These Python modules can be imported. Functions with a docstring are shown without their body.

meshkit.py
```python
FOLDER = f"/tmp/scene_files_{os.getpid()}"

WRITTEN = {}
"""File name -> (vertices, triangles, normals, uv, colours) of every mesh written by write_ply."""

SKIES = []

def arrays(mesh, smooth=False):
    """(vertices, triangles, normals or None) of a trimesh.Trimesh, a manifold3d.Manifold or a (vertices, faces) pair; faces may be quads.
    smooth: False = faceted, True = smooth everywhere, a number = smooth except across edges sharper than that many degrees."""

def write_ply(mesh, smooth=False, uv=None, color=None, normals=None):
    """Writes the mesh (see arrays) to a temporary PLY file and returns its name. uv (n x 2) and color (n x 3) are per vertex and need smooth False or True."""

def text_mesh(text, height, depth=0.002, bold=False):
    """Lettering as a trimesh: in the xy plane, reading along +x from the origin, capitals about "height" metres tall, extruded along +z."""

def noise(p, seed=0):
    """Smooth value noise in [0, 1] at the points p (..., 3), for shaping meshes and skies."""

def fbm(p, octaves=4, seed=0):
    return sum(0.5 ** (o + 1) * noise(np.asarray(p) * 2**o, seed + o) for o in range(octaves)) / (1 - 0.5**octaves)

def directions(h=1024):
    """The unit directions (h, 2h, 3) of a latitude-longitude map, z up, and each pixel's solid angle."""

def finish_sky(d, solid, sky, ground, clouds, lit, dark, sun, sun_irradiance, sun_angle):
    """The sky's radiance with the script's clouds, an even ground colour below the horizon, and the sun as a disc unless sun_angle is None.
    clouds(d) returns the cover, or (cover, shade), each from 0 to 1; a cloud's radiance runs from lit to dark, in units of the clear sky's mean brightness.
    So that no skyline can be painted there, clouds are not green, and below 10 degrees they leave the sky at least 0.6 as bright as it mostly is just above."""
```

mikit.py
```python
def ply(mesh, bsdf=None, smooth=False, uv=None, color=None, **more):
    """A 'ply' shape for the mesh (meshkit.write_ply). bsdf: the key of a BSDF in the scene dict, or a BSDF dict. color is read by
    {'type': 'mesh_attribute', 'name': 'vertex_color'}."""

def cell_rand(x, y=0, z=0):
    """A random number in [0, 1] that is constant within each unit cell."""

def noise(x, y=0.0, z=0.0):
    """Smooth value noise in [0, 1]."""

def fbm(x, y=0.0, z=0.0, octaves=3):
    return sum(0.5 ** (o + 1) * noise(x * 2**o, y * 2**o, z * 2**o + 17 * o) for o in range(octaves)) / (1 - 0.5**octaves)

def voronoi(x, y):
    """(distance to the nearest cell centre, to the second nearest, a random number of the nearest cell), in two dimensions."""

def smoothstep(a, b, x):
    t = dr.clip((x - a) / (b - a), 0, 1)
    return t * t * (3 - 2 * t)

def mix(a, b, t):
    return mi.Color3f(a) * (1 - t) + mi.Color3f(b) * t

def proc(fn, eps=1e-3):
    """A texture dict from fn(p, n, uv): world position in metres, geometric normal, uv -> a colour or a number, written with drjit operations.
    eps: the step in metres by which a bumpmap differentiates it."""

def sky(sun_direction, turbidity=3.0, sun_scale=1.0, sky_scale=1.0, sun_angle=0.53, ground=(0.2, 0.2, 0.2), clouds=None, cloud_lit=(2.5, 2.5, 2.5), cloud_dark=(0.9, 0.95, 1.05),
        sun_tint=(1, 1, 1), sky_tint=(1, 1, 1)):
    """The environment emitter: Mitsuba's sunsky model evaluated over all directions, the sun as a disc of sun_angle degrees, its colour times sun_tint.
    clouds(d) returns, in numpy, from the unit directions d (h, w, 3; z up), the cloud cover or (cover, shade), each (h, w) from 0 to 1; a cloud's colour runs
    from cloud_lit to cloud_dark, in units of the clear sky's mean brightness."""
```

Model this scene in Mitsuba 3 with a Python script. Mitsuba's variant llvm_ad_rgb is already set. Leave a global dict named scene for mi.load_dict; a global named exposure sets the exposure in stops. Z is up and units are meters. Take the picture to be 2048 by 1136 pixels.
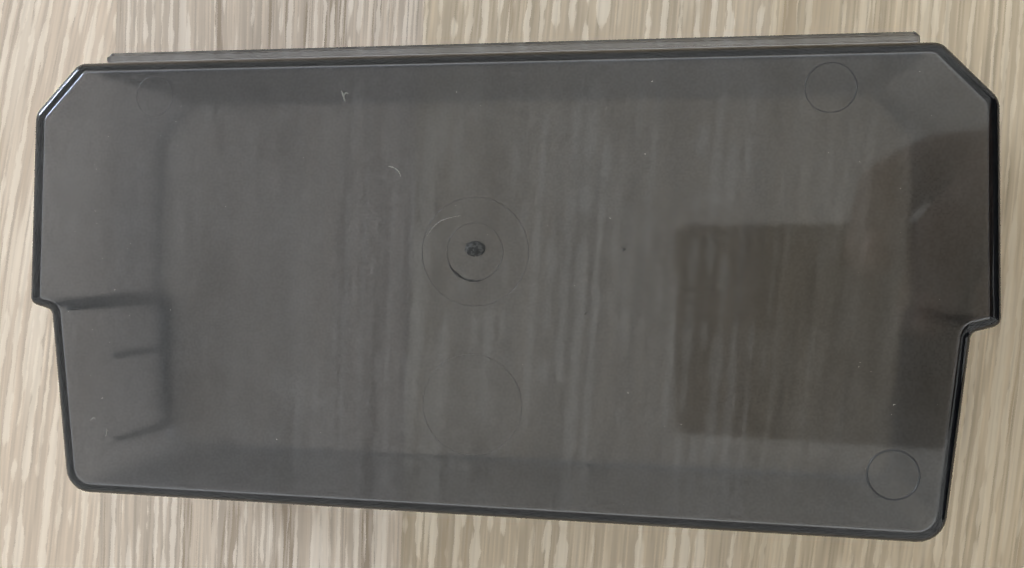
import math
import random

import drjit as dr
import manifold3d as m3
import mitsuba as mi
import numpy as np
import trimesh

import meshkit
import mikit
from mikit import cell_rand, fbm, mix, noise, proc, smoothstep

T = mi.ScalarTransform4f
rng = random.Random(7)
scene, labels = {}, {}
exposure = 0.0

# ------------------------------------------------------------------ camera
H = 0.0352                                   # height of the cover's top face above the table
EYE = np.array([0.03586, 0.00451, H + 0.15974])
FWD = np.array([-0.18104, -0.02462, -0.98317])
UP = np.array([-0.01706, 0.99961, -0.02189])
FWD = FWD / np.linalg.norm(FWD)
RIGHT = np.cross(FWD, UP)
RIGHT /= np.linalg.norm(RIGHT)
UP = np.cross(RIGHT, FWD)
scene['camera'] = {
    'type': 'thinlens', 'fov': 2 * math.degrees(math.atan(1024 / 2000)), 'fov_axis': 'x',
    'aperture_radius': 0.0004, 'focus_distance': 0.166, 'near_clip': 0.004, 'far_clip': 50.0,
    'to_world': T().look_at(origin=EYE.tolist(), target=(EYE + FWD).tolist(), up=UP.tolist())}

# ------------------------------------------------------------------ light
# a bright room: even bounced light, and a window up and to the left of the photo
scene['room_light'] = {'type': 'constant', 'radiance': {'type': 'rgb', 'value': [0.885, 0.905, 0.895]}}


def area_lamp(key, centre, target, w, h, rgb):
    scene[key] = {'type': 'rectangle',
                  'to_world': T().look_at(origin=centre, target=target, up=[0, 0, 1]).scale([w / 2, h / 2, 1]),
                  'emitter': {'type': 'area', 'radiance': {'type': 'rgb', 'value': rgb}}}
    labels[key] = {'label': 'bright daylight window behind the photographer, mirrored on the chamfered edge of the cover', 'category': 'window', 'kind': 'structure'}


area_lamp('window', [-2.5, 1.35, 1.0], [0, 0, 0], 1.05, 1.25, [13.5, 15.2, 17.8])

# ------------------------------------------------------------------ materials
scene['smoke_tint'] = {'type': 'homogeneous', 'albedo': {'type': 'rgb', 'value': [0.0, 0.0, 0.0]},
                       'sigma_t': {'type': 'rgb', 'value': [0.980, 0.938, 0.860]}, 'scale': 458.0}


def film(p, n, uv):
    """Handling haze on the top face: cloudy wipe marks, and a fine speckle."""
    cloud = fbm(p.x * 38 + 0.6 * p.y * 30, p.y * 52, 4.0, 4)
    wipe = noise((p.x * 0.8 + p.y * 0.6) * 60, (p.y * 0.8 - p.x * 0.6) * 420, 9.0)
    speck = noise(p.x * 3600, p.y * 3600, 5.0)
    w = 0.002 + 0.022 * smoothstep(0.42, 0.74, cloud) + 0.008 * wipe * cloud + 0.014 * speck
    return w * smoothstep(H - 0.0004, H - 0.0001, p.z)


scene['clean_gloss'] = {'type': 'roughdielectric', 'distribution': 'ggx', 'alpha': 0.005, 'int_ior': 1.5, 'ext_ior': 1.0}
scene['smoked_gloss'] = {'type': 'blendbsdf', 'weight': proc(film),
                         'bsdf_0': {'type': 'roughdielectric', 'distribution': 'ggx', 'alpha': 0.0018, 'int_ior': 1.5, 'ext_ior': 1.0},
                         'bsdf_1': {'type': 'diffuse', 'reflectance': {'type': 'rgb', 'value': [0.50, 0.52, 0.54]}}}


def polish(p, n, uv):
    """The inner face is satin; the mould left a polished ring round the gate and a duller disc below it."""
    r = dr.sqrt(dr.square(p.x - 0.0002) + dr.square(p.y - 0.0057))
    q = dr.sqrt(dr.square(p.x) + dr.square(p.y + 0.0194))
    a = 0.015 + 0.010 * (fbm(p.x * 90, p.y * 60, 3.0, 3) - 0.5)
    a += 0.028 * smoothstep(0.034, 0.066, dr.abs(p.x - 0.012)) + 0.014 * smoothstep(0.018, 0.034, p.y)
    a = dr.select((r < 0.0089) & (r > 0.0047), 0.012, a)
    return dr.select(q < 0.0083, 0.055, a)


scene['smoked_satin'] = {'type': 'roughdielectric', 'distribution': 'ggx', 'alpha': proc(polish), 'int_ior': 1.5, 'ext_ior': 1.0}
scene['dark_plastic'] = {'type': 'principled', 'base_color': {'type': 'rgb', 'value': [0.035, 0.037, 0.038]}, 'roughness': 0.25, 'specular': 0.5}
scene['rib_plastic'] = {'type': 'principled', 'base_color': {'type': 'rgb', 'value': [0.11, 0.11, 0.105]}, 'roughness': 0.4, 'specular': 0.4}


def scar_fn(p, n, uv):
    t = fbm(p.x * 3200, p.y * 3200, 2.0, 3)
    return mix((0.019, 0.019, 0.018), (0.058, 0.057, 0.054), smoothstep(0.42, 0.75, t))


scene['scar_plastic'] = {'type': 'principled', 'base_color': proc(scar_fn), 'roughness': 0.6, 'specular': 0.3}
scene['glint_paint'] = {'type': 'principled', 'base_color': {'type': 'rgb', 'value': [0.55, 0.54, 0.50]}, 'roughness': 0.5}  # pale colour standing in for light refracted along the inner foot
scene['lint'] = {'type': 'twosided', 'bsdf': {'type': 'diffuse', 'reflectance': {'type': 'rgb', 'value': [0.26, 0.255, 0.235]}}}
scene['phone_black'] = {'type': 'principled', 'base_color': {'type': 'rgb', 'value': [0.012, 0.012, 0.013]}, 'roughness': 0.4, 'specular': 0.4}
scene['lens_glass'] = {'type': 'principled', 'base_color': {'type': 'rgb', 'value': [0.005, 0.005, 0.008]}, 'roughness': 0.06, 'specular': 0.6}


def skin_fn(p, n, uv):
    t = fbm(p.x * 220, p.y * 220, p.z * 220, 3)
    return mix((0.20, 0.115, 0.08), (0.27, 0.16, 0.115), t)


scene['skin'] = {'type': 'principled', 'base_color': proc(skin_fn), 'roughness': 0.5, 'specular': 0.35}
scene['nail'] = {'type': 'principled', 'base_color': {'type': 'rgb', 'value': [0.55, 0.36, 0.30]}, 'roughness': 0.3}


scene['hair_dark'] = {'type': 'principled', 'base_color': {'type': 'rgb', 'value': [0.03, 0.022, 0.016]}, 'roughness': 0.45, 'specular': 0.4}


def sleeve_fn(p, n, uv):
    return mix((0.05, 0.055, 0.07), (0.08, 0.085, 0.10), noise(p.x * 900, p.y * 900, p.z * 900))


scene['sleeve_cloth'] = {'type': 'diffuse', 'reflectance': proc(sleeve_fn)}

GRAIN = math.radians(-1.9)                    # the boards run almost up the photo
CG, SG = math.cos(GRAIN), math.sin(GRAIN)


def oak(seed, base, light, dark, ring, slant, wob, jag, cover, fleck, fine, dens):
    """Printed pale oak: wandering rings with cream pores broken along the grain, soft streaks and fine dark lines."""
    def parts(p):
        u, v = p.x * CG + p.y * SG, -p.x * SG + p.y * CG
        u0 = u + seed * 0.731
        w1 = noise(u0 * 24, v * 9, seed) - 0.5
        w2 = noise(u0 * 160, v * 42, seed + 3.0) - 0.5
        w3 = noise(u0 * 420, v * 260, seed + 5.0) * 0.6 + noise(u0 * 900, v * 620, seed + 6.0) * 0.4 - 0.5
        uw = u0 - slant * v + wob * (w1 * 0.010 + w2 * 0.0005)
        uj = uw + jag * w3 * 0.0006
        r = uj / ring + 0.9 * noise(uw * 70, 0.0, seed + 7.0)
        k = dr.floor(r)
        d = dr.abs(2 * (r - k) - 1)
        h = cell_rand(k, seed, 2)
        m1 = noise(v * 46 + 57 * h, k * 3.3, seed + 11.0)
        m2 = noise(v * 185 + 31 * h, k * 5.1, seed + 13.0)
        m3 = 0.55 * noise(uw * 1500, v * 330, seed + 15.0) + 0.45 * noise(uw * 3400, v * 700, seed + 16.0)
        on = smoothstep(0.33, 0.56, m1 * 0.6 + m2 * 0.4 + 0.2 * (h - 0.5))
        wide = cover * (0.22 + 0.62 * h) * on * (0.45 + 0.85 * m2) + 0.58 * (m3 - 0.5) - 0.05
        cream = on * (1 - smoothstep(wide - 0.07, wide + 0.12, d))
        f1 = noise(uj * 640, v * 30, seed + 17.0)
        f2 = noise(uw * 1500, v * 52, seed + 19.0)
        f3 = noise(uw * 3300, v * 95, seed + 41.0)
        cream2 = smoothstep(0.56, 0.66, f1 * 0.62 + f2 * 0.38) * smoothstep(0.32, 0.60, noise(uw * 90, v * 14, seed + 21.0))
        soft = fbm(uw * 170, v * 9, seed + 29.0, 3)
        lines = f2 * 0.45 + f3 * 0.55
        g = noise(uw * 520, v * 15, seed + 43.0)
        streak = smoothstep(0.56, 0.72, g * 0.5 + lines * 0.5) * smoothstep(0.30, 0.58, noise(uw * 95, v * 8, seed + 47.0))
        tone = noise(uw * 48, v * 7, seed + 51.0)
        return cream, cream2, soft, lines, streak, tone

    def color(p, n, uv):
        cream, cream2, soft, lines, streak, tone = parts(p)
        c = mi.Color3f(*base) * (0.86 + 0.28 * soft) * (1 + fine * (lines - 0.5)) * (0.93 + 0.14 * tone)
        c = mix(c, dark, streak * dens)
        c = mix(c, light, cream2 * fleck * 0.7)
        return mix(c, light, cream * fleck * (0.8 + 0.4 * (lines - 0.5)))

    return color


PLANKS = [
    dict(seed=2, base=(0.549, 0.441, 0.337), light=(0.790, 0.679, 0.547), dark=(0.368, 0.267, 0.179), ring=0.0029, slant=0.12, wob=0.8, jag=0.9, cover=0.92, fleck=0.80, fine=0.46, dens=0.42),
    dict(seed=3, base=(0.540, 0.443, 0.347), light=(0.770, 0.674, 0.565), dark=(0.230, 0.170, 0.117), ring=0.0020, slant=0.0, wob=0.30, jag=0.6, cover=0.72, fleck=0.82, fine=0.60, dens=0.72),
    dict(seed=4, base=(0.544, 0.439, 0.312), light=(0.790, 0.684, 0.538), dark=(0.322, 0.237, 0.148), ring=0.0030, slant=0.02, wob=0.5, jag=0.9, cover=0.90, fleck=0.88, fine=0.54, dens=0.52),
    dict(seed=5, base=(0.549, 0.439, 0.300), light=(0.751, 0.636, 0.473), dark=(0.313, 0.224, 0.133), ring=0.0021, slant=0.05, wob=0.4, jag=0.7, cover=0.66, fleck=0.70, fine=0.60, dens=0.58),
    dict(seed=6, base=(0.477, 0.395, 0.301), light=(0.673, 0.589, 0.482), dark=(0.304, 0.232, 0.156), ring=0.0036, slant=0.0, wob=0.8, jag=1.0, cover=0.7, fleck=0.8, fine=0.3, dens=0.3),
]
for i, s in enumerate(PLANKS):
    scene[f'oak_{i}'] = {'type': 'principled', 'base_color': proc(oak(**s)), 'roughness': 0.45, 'specular': 0.35}

# ------------------------------------------------------------------ helpers


def put(key, mesh, bsdf, smooth=30, **more):
    n, k = 0, key
    while k in scene:
        n += 1
        k = f'{key}_{n:03d}'
    scene[k] = mikit.ply(mesh, bsdf, smooth=smooth, **more)
    return k


def tri(man):
    m = man.to_mesh()
    return trimesh.Trimesh(np.array(m.vert_properties[:, :3], float), np.array(m.tri_verts), process=False)


def hull(points):
    """Hull of the spheres (x, y, z, r)."""
    return m3.Manifold.batch_hull([m3.Manifold.sphere(r, 20).translate((x, y, z)) for x, y, z, r in points])


def tube(path, radius, sides=8):
    path = np.asarray(path, float)
    radius = np.broadcast_to(np.asarray(radius, float), len(path))
    v, f = [], []
    for i, c in enumerate(path):
        t = path[min(i + 1, len(path) - 1)] - path[max(i - 1, 0)]
        t /= np.linalg.norm(t)
        a = np.cross(t, [0, 0, 1.0] if abs(t[2]) < 0.9 else [1.0, 0, 0])
        a /= np.linalg.norm(a)
        b = np.cross(t, a)
        for k in range(sides):
            q = 2 * math.pi * k / sides
            v.append(c + radius[i] * (a * math.cos(q) + b * math.sin(q)))
    for i in range(len(path) - 1):
        for k in range(sides):
            k2 = (k + 1) % sides
            f += [[i * sides + k, i * sides + k2, (i + 1) * sides + k2], [i * sides + k, (i + 1) * sides + k2, (i + 1) * sides + k]]
    n = len(path) - 1
    v += [path[0], path[-1]]
    for k in range(sides):
        k2 = (k + 1) % sides
        f += [[len(v) - 2, k2, k], [len(v) - 1, n * sides + k, n * sides + k2]]
    return trimesh.Trimesh(np.array(v), np.array(f), process=False)


# ------------------------------------------------------------------ table top: boards with a fine eased edge
labels['table_top'] = {'kind': 'structure', 'label': 'pale oak table top of straight boards under the smoked cover', 'category': 'table top'}
BW, E0 = 0.0675, -0.0205 - 2 * 0.0675
for i in range(5):
    a, b = E0 + i * BW, E0 + (i + 1) * BW
    if i == 0:
        a -= 0.35
    if i == 4:
        b += 0.16
    g = 0.000008
    prof = [(a + g, -0.018), (b - g, -0.018), (b - g, -0.00003), (b - g - 0.00003, 0.0), (a + g + 0.00003, 0.0), (a + g, -0.00003)]
    cs = m3.CrossSection([prof])
    board = m3.Manifold.extrude(cs, 1.1).rotate((90, 0, 0)).translate((0, 0.55, 0)).rotate((0, 0, math.degrees(GRAIN)))
    put('table_top__board', tri(board), f'oak_{i}', smooth=False)

# ------------------------------------------------------------------ the smoked plastic cover
COVER = 'plastic_cover'
labels[COVER] = {'label': 'smoked grey translucent plastic cover with clipped corners lying face up on the oak boards', 'category': 'plastic cover'}

# right half of the outlines (x, y, corner radius), going round counter-clockwise from the lower right; metres
TOP_R = [(0.0730, -0.0378, 0.0046), (0.0763, -0.0057, 0.0012), (0.0806, -0.0045, 0.0016), (0.0796, 0.0292, 0.0035), (0.0710, 0.0379, 0.0028)]
FOOT_R = [(0.0722, -0.0362, 0.0046), (0.0742, -0.0046, 0.0012), (0.0756, -0.0041, 0.0013), (0.0750, 0.0285, 0.0035), (0.0672, 0.0369, 0.0028)]


def corners(right, inset, n=7):
    """The rounded outline set in by inset: n points on every corner."""
    pts = [(x + 0.0008, y * 1.011, r) for x, y, r in right] + [(-x - 0.0013, y * 1.011, r) for x, y, r in right[::-1]]
    q = np.array([p[:2] for p in pts])
    e = np.roll(q, -1, 0) - q
    e /= np.linalg.norm(e, axis=1, keepdims=True)
    out = []
    for i, (x, y, r) in enumerate(pts):
        d1, d2 = e[i - 1], e[i]
        n1, n2 = np.array([-d1[1], d1[0]]), np.array([-d2[1], d2[0]])
        turn = d1[0] * d2[1] - d1[1] * d2[0]
        c = q[i] + (n1 + n2) / (1 + n1 @ n2) * inset
        r = max(r - inset, 0.0002) if turn > 0 else r + inset
        ang = math.acos(np.clip(d1 @ d2, -1, 1))
        t = r * math.tan(ang / 2)
        a, b = c - d1 * t, c + d2 * t
        o = a + (n1 if turn > 0 else -n1) * r
        th0 = math.atan2(*(a - o)[::-1])
        dth = (math.atan2(*(b - o)[::-1]) - th0 + math.pi) % (2 * math.pi) - math.pi
        out += [o + r * np.array([math.cos(th0 + dth * k / (n - 1)), math.sin(th0 + dth * k / (n - 1))]) for k in range(n)]
    return np.array(out)


C0 = corners(TOP_R, 0.0)
PIECES = [max(1, int(np.linalg.norm(C0[(i + 1) % len(C0)] - C0[i]) / 0.006)) for i in range(len(C0))]


def ring(z, inset):
    k = (H - z) / H
    p = corners(TOP_R, inset) * (1 - k) + corners(FOOT_R, inset) * k
    full = []
    for i, m in enumerate(PIECES):             # short pieces along the long sides keep the triangles even
        a, b = p[i], p[(i + 1) % len(p)]
        full += [a + (b - a) * j / m for j in range(m)]
    return np.c_[np.array(full), np.full(len(full), z)]


def skin_of(rings, cap_top, flip=False):
    """A surface through the rings (from low to high), with the last one closed by a flat cap."""
    n, v, f = len(rings[0]), np.vstack(rings), []
    for i in range(len(rings) - 1):
        for k in range(n):
            k2 = (k + 1) % n
            f += [[i * n + k, i * n + k2, (i + 1) * n + k2], [i * n + k, (i + 1) * n + k2, (i + 1) * n + k]]
    if cap_top:
        tri_ = m3.triangulate([rings[-1][:, :2]])
        f += [[(len(rings) - 1) * n + a for a in t] for t in np.asarray(tri_)]
    f = np.array(f)
    return v, (f[:, ::-1] if flip else f)


R_OUT, WALL, PLATE = 0.0021, 0.0015, 0.0020
Z0 = 0.00025
outer_rings = [ring(z, 0.0) for z in [*np.linspace(Z0, H - R_OUT - 0.0002, 8), H - R_OUT]]
for k in range(1, 9):
    q = math.pi / 2 * k / 8
    outer_rings.append(ring(H - R_OUT + R_OUT * math.sin(q), R_OUT * (1 - math.cos(q))))
outer_rings.append(ring(H, R_OUT + 0.0003))
ov, of = skin_of(outer_rings, True)
put(COVER + '__shell', trimesh.Trimesh(ov, of, process=False), 'smoked_gloss', smooth=40, interior={'type': 'ref', 'id': 'smoke_tint'})
inner_rings = [ring(z, WALL) for z in np.linspace(Z0, H - PLATE - 0.0006, 8)]
for k in range(1, 6):
    q = math.pi / 2 * k / 5
    inner_rings.append(ring(H - PLATE - 0.0006 + 0.0006 * math.sin(q), WALL + 0.0006 * (1 - math.cos(q))))
inner_rings.append(ring(H - PLATE, WALL + 0.0006 + 0.0003))
iv, if_ = skin_of(inner_rings, True, flip=True)
n0 = len(iv)
nr = sum(PIECES)
foot = [[n0 + k, n0 + nr + k, n0 + nr + (k + 1) % nr] for k in range(nr)] + [[n0 + k, n0 + nr + (k + 1) % nr, n0 + (k + 1) % nr] for k in range(nr)]
inner = trimesh.Trimesh(np.vstack([iv, ring(Z0, 0.0), ring(Z0, WALL)]), np.vstack([if_, foot]), process=False)
put(COVER + '__shell__lining', inner, 'smoked_satin', smooth=40, interior={'type': 'ref', 'id': 'smoke_tint'})

# lip along the back wall: two stepped tongues, standing off the wall by a hair


def lip(x, y0, y1, z0, z1, r=0.0006):
    pts = []
    for sx in (-1, 1):
        pts += [(sx * (x - 0.0009), y1 - r, z, r) for z in (z0 + r, z1 - r)] + [(sx * (x - r), y1 - 0.0009, z, r) for z in (z0 + r, z1 - r)]
        pts += [(sx * (x - r), y0 + r, z, r) for z in (z0 + r, z1 - r)]
    return tri(hull(pts))


put(COVER + '__back_lip', lip(0.0696, 0.0384, 0.0409, H - 0.0080, H - 0.0058, 0.0004), 'clean_gloss', smooth=False, interior={'type': 'ref', 'id': 'smoke_tint'})
put(COVER + '__lip_ridge', lip(0.0692, 0.0396, 0.0402, H - 0.0055, H - 0.0049, 0.00022), 'clean_gloss', smooth=False, interior={'type': 'ref', 'id': 'smoke_tint'})

# ribs on the inside of the left wall, ending at the foot
wall_x = lambda z: -(0.0770 - 0.0016 * (H - z) / H) + WALL
for y, ztop in ((-0.0052, H - 0.0035), (-0.0150, H - 0.0165), (-0.0312, H - 0.0165)):
    rb = hull([(wall_x(z) + dx, y + dy, z, 0.0002) for z in (0.0006, ztop) for dx in (0.0001, 0.0010) for dy in (-0.0003, 0.0003)])
    put(COVER + '__rib', tri(rb), 'rib_plastic', smooth=False)
rail = hull([(wall_x(z) + dx, y, z, 0.0002) for z in (0.0006, 0.0030) for dx in (0.0001, 0.0012) for y in (-0.0058, -0.0305)])
put(COVER + '__foot_rail', tri(rail), 'rib_plastic', smooth=False)

glint_path = [(x, -0.0362 * 1.011 + WALL + 0.0002, 0.0007) for x in np.linspace(-0.012, 0.0680, 12)]  # added bead: paints the bright refracted line where wall meets foot
put(COVER + '__foot_glint', tube(glint_path, np.linspace(0.00007, 0.00014, 12), 6), 'glint_paint', smooth=True)
labels[COVER + '__foot_glint'] = {'label': 'added pale line painted as refracted light along the front foot'}

# moulding marks: fine beads standing in the top face


def bead(cx, cy, r, a0=0, a1=360, width=0.00009, z=H, swell=0.0):
    qs = np.radians(np.linspace(a0, a1, max(12, int(abs(a1 - a0) / 5))))
    path = [(cx + r * math.cos(q), cy + r * math.sin(q), z) for q in qs]
    k = np.linspace(0, 1, len(qs))
    w = width * (1 + swell * np.sin(k * math.pi) ** 2 * (0.7 + 0.6 * np.sin(k * 9)))
    return tube(path, w, 6)


for cx, cy, r, w in ((-0.0569, 0.0320, 0.0034, 0.000045), (0.0556, 0.0314, 0.0038, 0.00008), (0.0659, -0.0276, 0.0038, 0.00013)):
    put(COVER + '__ejector_mark', bead(cx, cy, r, width=w), 'dark_plastic', smooth=True)
put(COVER + '__gate_mark', bead(0.0002, 0.0057, 0.0089, 0, 360, 0.000045), 'dark_plastic', smooth=True)
put(COVER + '__gate_mark', bead(0.0002, 0.0057, 0.0047, 0, 360, 0.00005), 'dark_plastic', smooth=True)
put(COVER + '__gate_mark', bead(0.0002, 0.0057, 0.0048, 208, 285, 0.00009, swell=2.6), 'scar_plastic', smooth=True)
put(COVER + '__gate_mark', bead(0.0000, -0.0194, 0.0083, 0, 360, 0.000042), 'dark_plastic', smooth=True)

scar = trimesh.creation.icosphere(subdivisions=4, radius=1.0)
v = scar.vertices.copy()
nz = meshkit.fbm(v * 2.3, 4, 5)
ang = np.arctan2(v[:, 1], v[:, 0])
rr = 1 + 0.05 * np.cos(2 * ang + 0.6) + 0.42 * (nz - 0.5) + 0.22 * (meshkit.noise(v * 5.0, 8) - 0.5)
v = v * rr[:, None] * [0.00158, 0.00128, 0.00022] + np.c_[0 * ang, 0 * ang, 0.00012 * (meshkit.fbm(v * 6, 3, 9) - 0.5)]
scar.vertices = v + [0.0003, 0.0062, H + 0.00002]
put(COVER + '__gate_scar', scar, 'scar_plastic', smooth=True)
labels[COVER + '__gate_scar'] = {'label': 'dark rough moulding scar at the centre of the top face'}

# ------------------------------------------------------------------ lint and dust lying on the cover


def fibre(points, r, label, bsdf='lint'):
    pts = np.array([(x, y, H + z) for x, y, z in points])
    t = np.linspace(0, 1, len(pts))
    tt = np.linspace(0, 1, 24)
    from scipy.interpolate import CubicSpline
    s = CubicSpline(t, pts)(tt)
    s[:, 2] = np.maximum(s[:, 2], H + r)
    k = put('lint_fibre', tube(s, r * (0.6 + 0.4 * np.sin(np.pi * tt)), 6), bsdf, smooth=True)
    labels[k] = {'label': label, 'category': 'lint', 'group': 'lint and flecks on the cover'}
    return k


M = 0.001
fibre([(-14.6 * M, 19.6 * M, .0001), (-13.4 * M, 19.3 * M, .0002), (-12.7 * M, 18.6 * M, .0002), (-12.5 * M, 17.9 * M, .0001)], 0.00007, 'pale curled fibre on the cover above and left of the central scar')
fibre([(-68.9 * M, -24.9 * M, .0001), (-68.5 * M, -24.5 * M, .0002), (-68.0 * M, -24.4 * M, .0001)], 0.00009, 'short bright white fibre near the left edge at the lower left corner')
fibre([(-66.0 * M, -27.7 * M, .0001), (-65.8 * M, -26.9 * M, .0001), (-65.7 * M, -26.2 * M, .0001)], 0.00006, 'thin upright pale fibre in the lower left corner')
fibre([(-7.9 * M, 8.2 * M, .0001), (-6.6 * M, 9.9 * M, .0001), (-5.0 * M, 10.9 * M, .0001), (-2.2 * M, 11.6 * M, .0001)], 0.00005, 'long thin arc of lint beside the central scar')
flake = tube([(-22.9 * M, 32.3 * M, H + .0001), (-22.5 * M, 31.4 * M, H + .00016), (-22.2 * M, 30.4 * M, H + .0001)], [0.00006, 0.00017, 0.00006], 6)
wing = tube([(-22.5 * M, 31.5 * M, H + .0001), (-22.1 * M, 31.9 * M, H + .00016), (-21.6 * M, 31.8 * M, H + .0001)], [0.00012, 0.0001, 0.00003], 6)
k = put('lint_flake', trimesh.util.concatenate([flake, wing]), 'lint', smooth=True)
labels[k] = {'label': 'small forked pale flake of lint near the top edge left of centre', 'category': 'lint', 'group': 'lint and flecks on the cover'}
k = put('dirt_speck', tri(hull([(24.4 * M, 6.2 * M, H + .00005, .0002), (24.5 * M, 6.35 * M, H + .00005, .00022), (24.3 * M, 6.3 * M, H + .00005, .0002)])), 'scar_plastic')
labels[k] = {'label': 'tiny round black speck to the right of the central scar', 'category': 'speck'}
k = put('dirt_speck', tube([(18.3 * M, -4.3 * M, H + .00005), (18.9 * M, -3.5 * M, H + .00006)], [.00006, .0001], 6), 'scar_plastic', smooth=True)
labels[k] = {'label': 'short slanted dark sliver below and right of the central scar', 'category': 'speck'}

spots = []
for _ in range(70):
    x, y = rng.uniform(-0.074, 0.074), rng.uniform(-0.036, 0.036)
    if rng.random() < 0.35:
        x, y = rng.choice((-1, 1)) * rng.uniform(0.060, 0.073), rng.uniform(-0.035, 0.034)
    r = 0.00003 + 0.00006 * rng.random() ** 3
    s = trimesh.creation.icosphere(subdivisions=1, radius=r)
    s.apply_scale([1 + rng.random(), 1, 0.6])
    s.apply_transform(trimesh.transformations.rotation_matrix(rng.uniform(0, 6.28), [0, 0, 1]))
    s.apply_translation([x, y, H + r * 0.4])
    spots.append(s)
k = put('dust', trimesh.util.concatenate(spots), 'lint', smooth=True)
labels[k] = {'label': 'fine pale dust specks scattered over the smoked cover', 'category': 'dust', 'kind': 'stuff'}

# ------------------------------------------------------------------ the phone taking the picture and the hand that holds it


def cam(u, v, w):
    """u right, v up, w towards the table, in millimetres from the lens."""
    return EYE + (RIGHT * u + UP * v + FWD * w) * M


FRAME = np.eye(4)
FRAME[:3, :3] = np.c_[RIGHT, UP, -FWD]
FRAME[:3, 3] = EYE
PHONE = 'phone'
labels[PHONE] = {'label': 'black phone held over the cover, seen as the dark oblong reflection at its right', 'category': 'phone'}


def slab(u0, u1, v0, v1, w0, w1, rc, re):
    pts = []
    for u in (u0 + rc, u1 - rc):
        for v in (v0 + rc, v1 - rc):
            for q in range(12):
                a = 2 * math.pi * q / 12
                for w in (w0 + re, w1 - re):
                    pts.append((u + (rc - re) * math.cos(a), v + (rc - re) * math.sin(a), w, re))
    m = tri(hull([(a * M, b * M, c * M, d * M) for a, b, c, d in pts]))
    m.apply_transform(FRAME)
    return m


put(PHONE + '__body', slab(-7.5, 131, -55.5, 11.5, 2.6, 9.8, 3.2, 1.4), 'phone_black')
lens = trimesh.creation.annulus(3.0 * M, 5.6 * M, 1.2 * M, sections=48)
lens.apply_translation([0, 0, 1.95 * M])
lens.apply_transform(FRAME)
put(PHONE + '__lens_ring', lens, 'phone_black')
glass = trimesh.creation.cylinder(2.9 * M, 0.5 * M, sections=48)
glass.apply_translation([0, 0, 2.25 * M])
glass.apply_transform(FRAME)
put(PHONE + '__lens', glass, 'lens_glass')
scr = slab(-4, 127.5, -52, 8, 9.9, 10.3, 5, 0.18)
put(PHONE + '__screen', scr, 'lens_glass')

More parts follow.
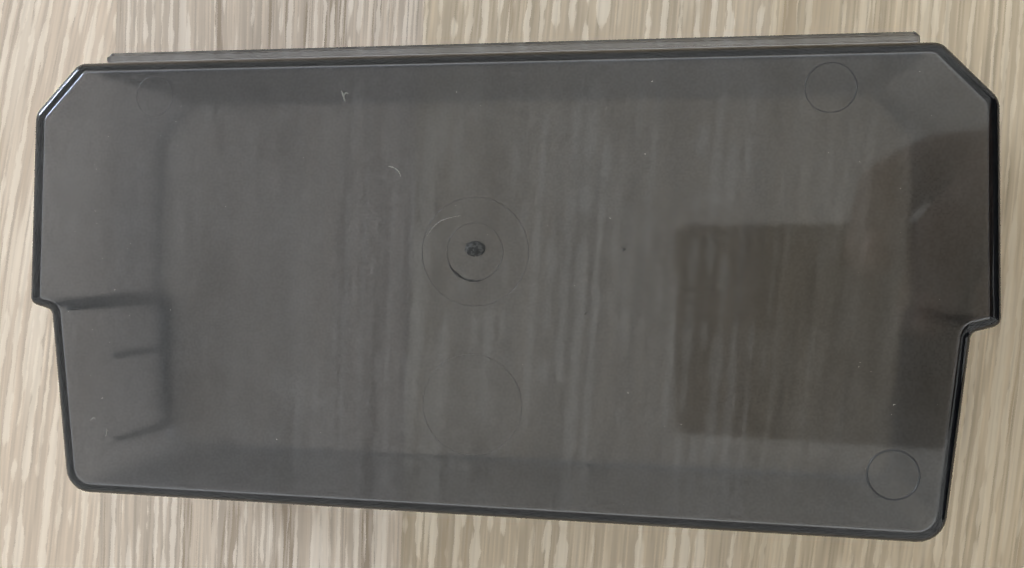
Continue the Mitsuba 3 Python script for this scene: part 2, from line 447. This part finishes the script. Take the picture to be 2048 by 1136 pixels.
HAND = 'person'
labels[HAND] = {'label': 'dark sleeved right hand gripping the phone, a blurred reflection at right of the cover', 'category': 'person'}


def chain(js):
    out = m3.Manifold()
    for a, b in zip(js[:-1], js[1:]):
        out = out + hull([a, b])
    return out


fing = []
tips = []
for base, mid, mid2, tip, r in (
        ((100, 29, 4), (70, 28, 3), (56, 21, -3), (52, 3, -9), 8.6),      # index, along the top of the phone and over its back
        ((102, 26, 6), (84, 22, -7), (70, 6, -11), (66, -14, -11), 8.6),
        ((110, 20, 8), (97, 12, -8), (87, -8, -12), (84, -28, -11), 8.3),
        ((120, 12, 8), (112, 2, -8), (105, -16, -11), (102, -32, -10), 7.2)):
    fing.append(chain([(*base, r + 2), (*mid, r + .6), (*mid2, r - .2), (*tip, r - 1.0)]))
    tips.append((tip, mid2, r))
palm = m3.Manifold.batch_hull([hull([(98, 27, 7, 11), (120, 12, 12, 10)]), hull([(150, 48, 20, 17), (152, 32, 22, 14)])])
thumb = chain([(138, 32, 24, 13), (112, 10, 26, 11), (94, -6, 22, 9.5), (84, -18, 20, 7.8)])
arm = chain([(148, 42, 21, 22), (172, 56, 28, 24), (190, 68, 34, 27)])
body = palm + thumb + arm
for c in fing:
    body = body + c
hm = tri(body.refine_to_length(3.0))
hm.merge_vertices()
trimesh.smoothing.filter_taubin(hm, lamb=0.5, nu=0.53, iterations=18)
hm.apply_scale(M)
hm.apply_transform(FRAME)
put(HAND + '__hand', hm, 'skin', smooth=True)
for tip, mid, r in tips:
    t, md = np.array(tip, float), np.array(mid, float)
    d = (t - md) / np.linalg.norm(t - md)
    nl = tri(hull([(*(t + d * 2 + [0, 0, -(r - 2.2)]), 2.6), (*(t - d * 4 + [0, 0, -(r - 1.9)]), 2.6)]))
    nl.apply_scale(M)
    nl.apply_transform(FRAME)
    put(HAND + '__nail', nl, 'nail')
sl = chain([(160, 48, 25, 30), (200, 74, 38, 33), (300, 160, 66, 42), (430, 265, 110, 52)])
sm = tri(sl.refine_to_length(8.0))
sm.merge_vertices()
sv = sm.vertices
sm.vertices = sv + sm.vertex_normals * (5 * (meshkit.fbm(sv * 0.03, 3, 2) - 0.5))[:, None]
sm.apply_scale(M)
sm.apply_transform(FRAME)
put(HAND + '__sleeve', sm, 'sleeve_cloth', smooth=True)

# the photographer sits at the right of the photo, facing the window: a dark pullover, head bowed over the table
P0 = np.array([0.47, 0.09, 0.0])
tors = chain([(0, 0, -0.10, 0.15), (0.0, 0.0, 0.14, 0.145), (-0.01, 0.0, 0.30, 0.13)]) + chain([(0.0, 0.17, 0.33, 0.065), (-0.01, 0, 0.38, 0.075), (0.0, -0.17, 0.33, 0.065)])
tors = tors + chain([(0.0, -0.18, 0.33, 0.06), (0.03, -0.235, 0.12, 0.052), (-0.05, -0.20, -0.06, 0.042)]) + chain([(0.0, 0.17, 0.33, 0.062), (-0.04, 0.19, 0.31, 0.055)])
tm = tri(tors.refine_to_length(0.02))
tm.merge_vertices()
trimesh.smoothing.filter_taubin(tm, iterations=12)
tm.vertices = tm.vertices + tm.vertex_normals * (0.012 * (meshkit.fbm(tm.vertices * 14, 3, 4) - 0.5))[:, None] + P0
put(HAND + '__pullover', tm, 'sleeve_cloth', smooth=True)
head = chain([(-0.02, 0, 0.42, 0.052), (-0.05, 0, 0.52, 0.055)]) + hull([(-0.05, 0, 0.60, 0.085), (-0.075, 0, 0.585, 0.078), (-0.125, 0, 0.515, 0.030), (-0.06, 0, 0.525, 0.06)])
head = head + hull([(-0.150, 0, 0.585, 0.008), (-0.162, 0, 0.553, 0.012), (-0.150, 0.010, 0.550, 0.008), (-0.150, -0.010, 0.550, 0.008)])
for sgn in (-1, 1):
    head = head + hull([(-0.055, sgn * 0.083, 0.585, 0.008), (-0.06, sgn * 0.080, 0.545, 0.007), (-0.045, sgn * 0.088, 0.575, 0.006)])
hd = tri(head.refine_to_length(0.006))
hd.merge_vertices()
trimesh.smoothing.filter_taubin(hd, iterations=10)
hd.apply_translation(P0)
put(HAND + '__head', hd, 'skin', smooth=True)
hair = tri((hull([(-0.045, 0, 0.612, 0.088), (-0.03, 0, 0.56, 0.078)]) - m3.Manifold.cube((0.2, 0.3, 0.12)).translate((-0.27, -0.15, 0.47))).refine_to_length(0.01))
hair.vertices = hair.vertices + P0
put(HAND + '__hair', hair, 'hair_dark', smooth=40)
